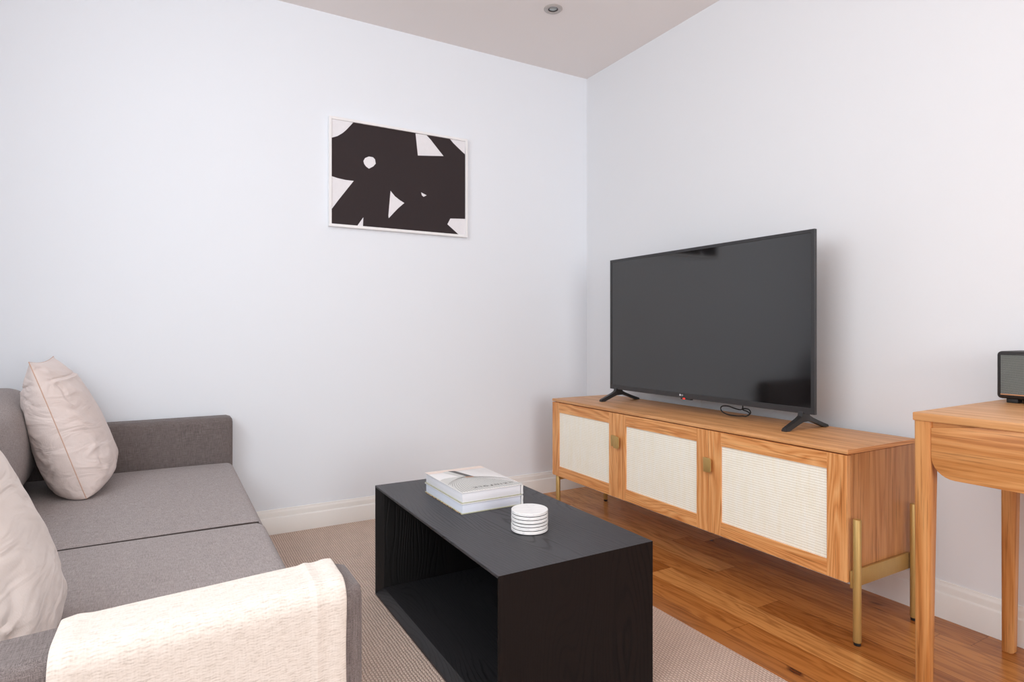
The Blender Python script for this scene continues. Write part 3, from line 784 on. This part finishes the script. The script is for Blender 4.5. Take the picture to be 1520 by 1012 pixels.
# pillows: frame given by base point, width axis (y), up axis leaning
def pillow(label, name_seed, base, width, height, lean, thick, mat, yaw=0.0, sagk=0.0, seamline=True, pinch=.07):
    """base = (x,y,z) of the middle of the bottom edge; leans back towards -x by angle"""
    up = Vector((-math.sin(lean), 0, math.cos(lean))); wd = Vector((0, 1, 0)); nn = Vector((math.cos(lean), 0, math.sin(lean)))
    R = Matrix.Rotation(yaw, 3, 'Z'); up = R @ up; wd = R @ wd; nn = R @ nn
    root = thing('throw_pillow', label, 'pillow', base)
    B = Vector(base); n = 104
    def P(u, v, side):
        px = u*width/2*(1-pinch*(1-v*v)*.9)
        vv = v*(1-pinch*.7*(1-u*u)) if v > 0 else v*(1-pinch*.35*(1-u*u))
        py = (vv+1)*height/2
        ku = max(0, 1-abs(u)**2.6); kv = max(0, 1-abs(v)**2.8)
        low = 1+.16*(-v)                       # fuller towards the bottom
        t = thick*ku**(.44 if v < 0 else .44+.2*v)*((max(0, 1-abs(v)**4)**.36) if v < 0 else max(0, 1-v**2.6)**.62)*low*(1.12 if side < 0 else 1)
        # creases
        q = Vector((u*1.7+name_seed, v*1.7, side*3.1))
        fold = noise.fractal(Vector((u*1.2+name_seed, v*2.6+u*1.0, side*2)), 1.0, 2.1, 4)*.0035
        # radiating pulls from the corners
        for cu_, cv_ in ((-1, -1), (1, -1), (-1, 1), (1, 1)):
            du, dv = u-cu_, v-cv_; rr = math.hypot(du, dv); an = math.atan2(dv, du)
            fold += .0022*math.sin(an*11+cu_*2+side)*math.exp(-((rr-.55)/.35)**2)
        for ev, amp in ((-1, 1), (1, .6)):
            fold += .0022*amp*math.sin(u*23+noise.noise(q*2)*5)*math.exp(-abs(v-ev)/.28)
        if abs(u) > .0: fold += .0036*math.sin(v*24+noise.noise(q*2)*9)*math.exp(-((1-abs(u)-.14)/.13)**2)
        fold *= min(1, (ku*kv)*3)
        if seamline:
            fold -= .0045*math.exp(-((v-.70)/.016)**2)*min(1, ku*3)-.0030*math.exp(-((v-.66)/.022)**2)*min(1, ku*3)
        off = side*(t+fold)
        if v < 0:
            cr_ = 1-.075*(abs(u)**5)*(abs(v)**3); px *= cr_; py += .006*(abs(u)**5)*(abs(v)**5)
        p = B+wd*px+up*py+nn*off
        return p
    bm = bmesh.new(); F = {}
    for side in (1, -1):
        for i in range(n+1):
            for j in range(n+1):
                # denser near the edges
                u = math.sin((i/n*2-1)*PI/2); v = math.sin((j/n*2-1)*PI/2)
                edge = i in (0, n) or j in (0, n)
                if edge and side == -1: F[(side, i, j)] = F[(1, i, j)]
                else: F[(side, i, j)] = bm.verts.new(P(u, v, side))
        for i in range(n):
            for j in range(n):
                q = [F[(side, i, j)], F[(side, i+1, j)], F[(side, i+1, j+1)], F[(side, i, j+1)]]
                bm.faces.new(q if side == 1 else q[::-1])
    bmesh.ops.recalc_face_normals(bm, faces=bm.faces[:])
    loop = [P(math.sin((i/n*2-1)*PI/2), -1, 1) for i in range(n)]+[P(1, math.sin((j/n*2-1)*PI/2), 1) for j in range(n)]+[P(math.sin((1-i/n*2)*PI/2), 1, 1) for i in range(n)]+[P(-1, math.sin((1-j/n*2)*PI/2), 1) for j in range(n)]
    # rest on the seat: flatten what dips below
    zmin = base[2]
    for v in bm.verts:
        if v.co.z < zmin+.0005: v.co.z = zmin+.0005
        v.co = settle(v.co)
    mb = MB(); mb.merge(bm); cv = mb.build('cover', mat, root)
    pts = [settle(Vector((p.x, p.y, max(p.z, zmin+.002))), .003) for p in loop[::2]]; pts.append(pts[0])
    MB().tube(pts, .0014, 6).build('piping', M['seam'], root)
    return root
SZ = .4035
pillow('blush linen pillow leaning on the back cushion beside the far armrest', 3.3, (-2.486, -.385, SZ), .485, .480, math.radians(18.0), .096, M['linenA'], yaw=math.radians(0))
pillow('stone linen pillow beside the armrest with the cream throw, cut by the left edge', 8.1, (-2.478, -1.745, SZ+.006), .46, .475, math.radians(19), .085, M['linenB'], yaw=math.radians(0), seamline=False)

# throw blanket over the near armrest
SLOPE = .045
def throw():
    x0, x1 = -2.388, -2.034
    yi, yo, zt_ = -2.012, -2.125, .583
    g = .0025; r = .024
    prof = []  # (y,z) from inner hem over the top to outer hem
    zin, zout = .415, .215
    for k in range(12): prof.append((yi+g, zin+(zt_-r-zin)*k/12))
    for k in range(9): t = k/8*PI/2; prof.append((yi+g-r+r*math.cos(t), zt_+g-r+r*math.sin(t)))
    for k in range(1, 7): prof.append((yi+g-r+(yo-g+r-(yi+g-r))*k/7, zt_+g))
    for k in range(9): t = k/8*PI/2; prof.append((yo-g+r-r*math.sin(t), zt_+g-r+r*math.cos(t)))
    for k in range(1, 31): prof.append((yo-g, zt_-r-(zt_-r-zout)*k/30))
    L = [0]
    for a, b in zip(prof, prof[1:]): L.append(L[-1]+math.dist(a, b))
    nx = 60; bm = bmesh.new(); uvl = bm.loops.layers.uv.new('UVMap'); G = []
    def nrm(j):
        a = prof[max(j-1, 0)]; b = prof[min(j+1, len(prof)-1)]
        dy, dz = b[0]-a[0], b[1]-a[1]; l = math.hypot(dy, dz); return (-dz/l, dy/l)
    for i in range(nx+1):
        u = i/nx; x = x0+(x1-x0)*u; row = []
        for j, (y, z) in enumerate(prof):
            ny, nz = nrm(j)
            ny, nz = -ny, -nz
            w = .0022+.0020*noise.noise(Vector((x*6, L[j]*5, 0)))
            out = max(0, (L[j]-.35))
            w += .006*out*(1+math.sin(x*31+1))
            # raised hem band near the front edge and a softer one at the other edge
            w += .0036*math.exp(-((x-(x1-.040))/.0035)**2) + .0020*math.exp(-((x-(x1-.012))/.007)**2)+.0024*math.exp(-((x-(x0+.02))/.010)**2)
            xx = x + .006*noise.noise(Vector((L[j]*4, u*2, 3)))*(1 if u in (0, 1) else .8) + (.010*out if u > .5 else -.006*out)*abs(u-.5)*2
            row.append(bm.verts.new((xx, y+ny*w, z+nz*w-SLOPE*max(0, SXF-xx))))
        G.append(row)
    for i in range(nx):
        for j in range(len(prof)-1):
            f = bm.faces.new((G[i][j], G[i+1][j], G[i+1][j+1], G[i][j+1]))
            for lp, (a, b) in zip(f.loops, ((i, j), (i+1, j), (i+1, j+1), (i, j+1))): lp[uvl].uv = ((x1-x0)*a/nx, L[b])
    bm.normal_update()
    # make normals point outward
    fc = [f for f in bm.faces if abs(f.normal.z) > .9]
    if fc and fc[0].normal.z < 0: bmesh.ops.reverse_faces(bm, faces=bm.faces[:])
    off = Vector(((x0+x1)/2, (yi+yo)/2, zt_))
    mb = MB(); mb.merge(bm); ob = mb.build('throw_blanket', M['throw'], off=off)
    sm = ob.modifiers.new('thickness', 'SOLIDIFY'); sm.thickness = .0055; sm.offset = 1
    sb_ = ob.modifiers.new('smooth', 'SUBSURF'); sb_.levels = 1; sb_.render_levels = 1
    tag(ob, 'cream herringbone throw blanket draped over the near armrest of the grey sofa', 'blanket')
throw()

# ------------------------------------------------------------------ camera
yaw = math.atan2(.4973, .8674)
cd = bpy.data.cameras.new('camera'); cam = bpy.data.objects.new('camera', cd); C.objects.link(cam)
cam.location = (-2.2675, -3.0255, .96); cam.rotation_euler = (PI/2, 0, -yaw)
cd.sensor_width = 36; cd.lens = 901/1520*36; cd.shift_y = -16/1520; cd.clip_start = .01
bpy.context.scene.camera = cam

# ------------------------------------------------------------------ light
def area(name, loc, rot, sx, sy, power, col):
    l = bpy.data.lights.new(name, 'AREA'); l.shape = 'RECTANGLE'; l.size = sx; l.size_y = sy; l.energy = power; l.color = col
    o = bpy.data.objects.new(name, l); C.objects.link(o); o.location = loc; o.rotation_euler = rot; return o
area('rear_window_daylight', (-1.975, RY0-.05, 1.3), (PI/2, 0, 0), 1.85, 1.8, 72, (.985, .99, 1.0))
area('left_window_daylight', (RX0-.06, -2.2, 1.68), (0, -PI/2, 0), 1.15, 1.9, 31, (.90, .95, 1.0))
area('ceiling_lamp', (-2.2, -2.9, CH-.03), (0, 0, 0), 1.2, 1.8, 12, (1.0, .985, .97))  # unseen soft fill added to brighten the room, no real fitting
wd = bpy.data.worlds.new('sky'); bpy.context.scene.world = wd; wd.use_nodes = True
bg = wd.node_tree.nodes['Background']; bg.inputs[0].default_value = (.85, .92, 1, 1); bg.inputs[1].default_value = 1.0
sc = bpy.context.scene
sc.view_settings.view_transform = 'Standard'; sc.view_settings.look = 'None'; sc.view_settings.exposure = 0.0; sc.view_settings.gamma = 1.0
sc.cycles.diffuse_bounces = 8; sc.cycles.max_bounces = 12; sc.cycles.glossy_bounces = 4
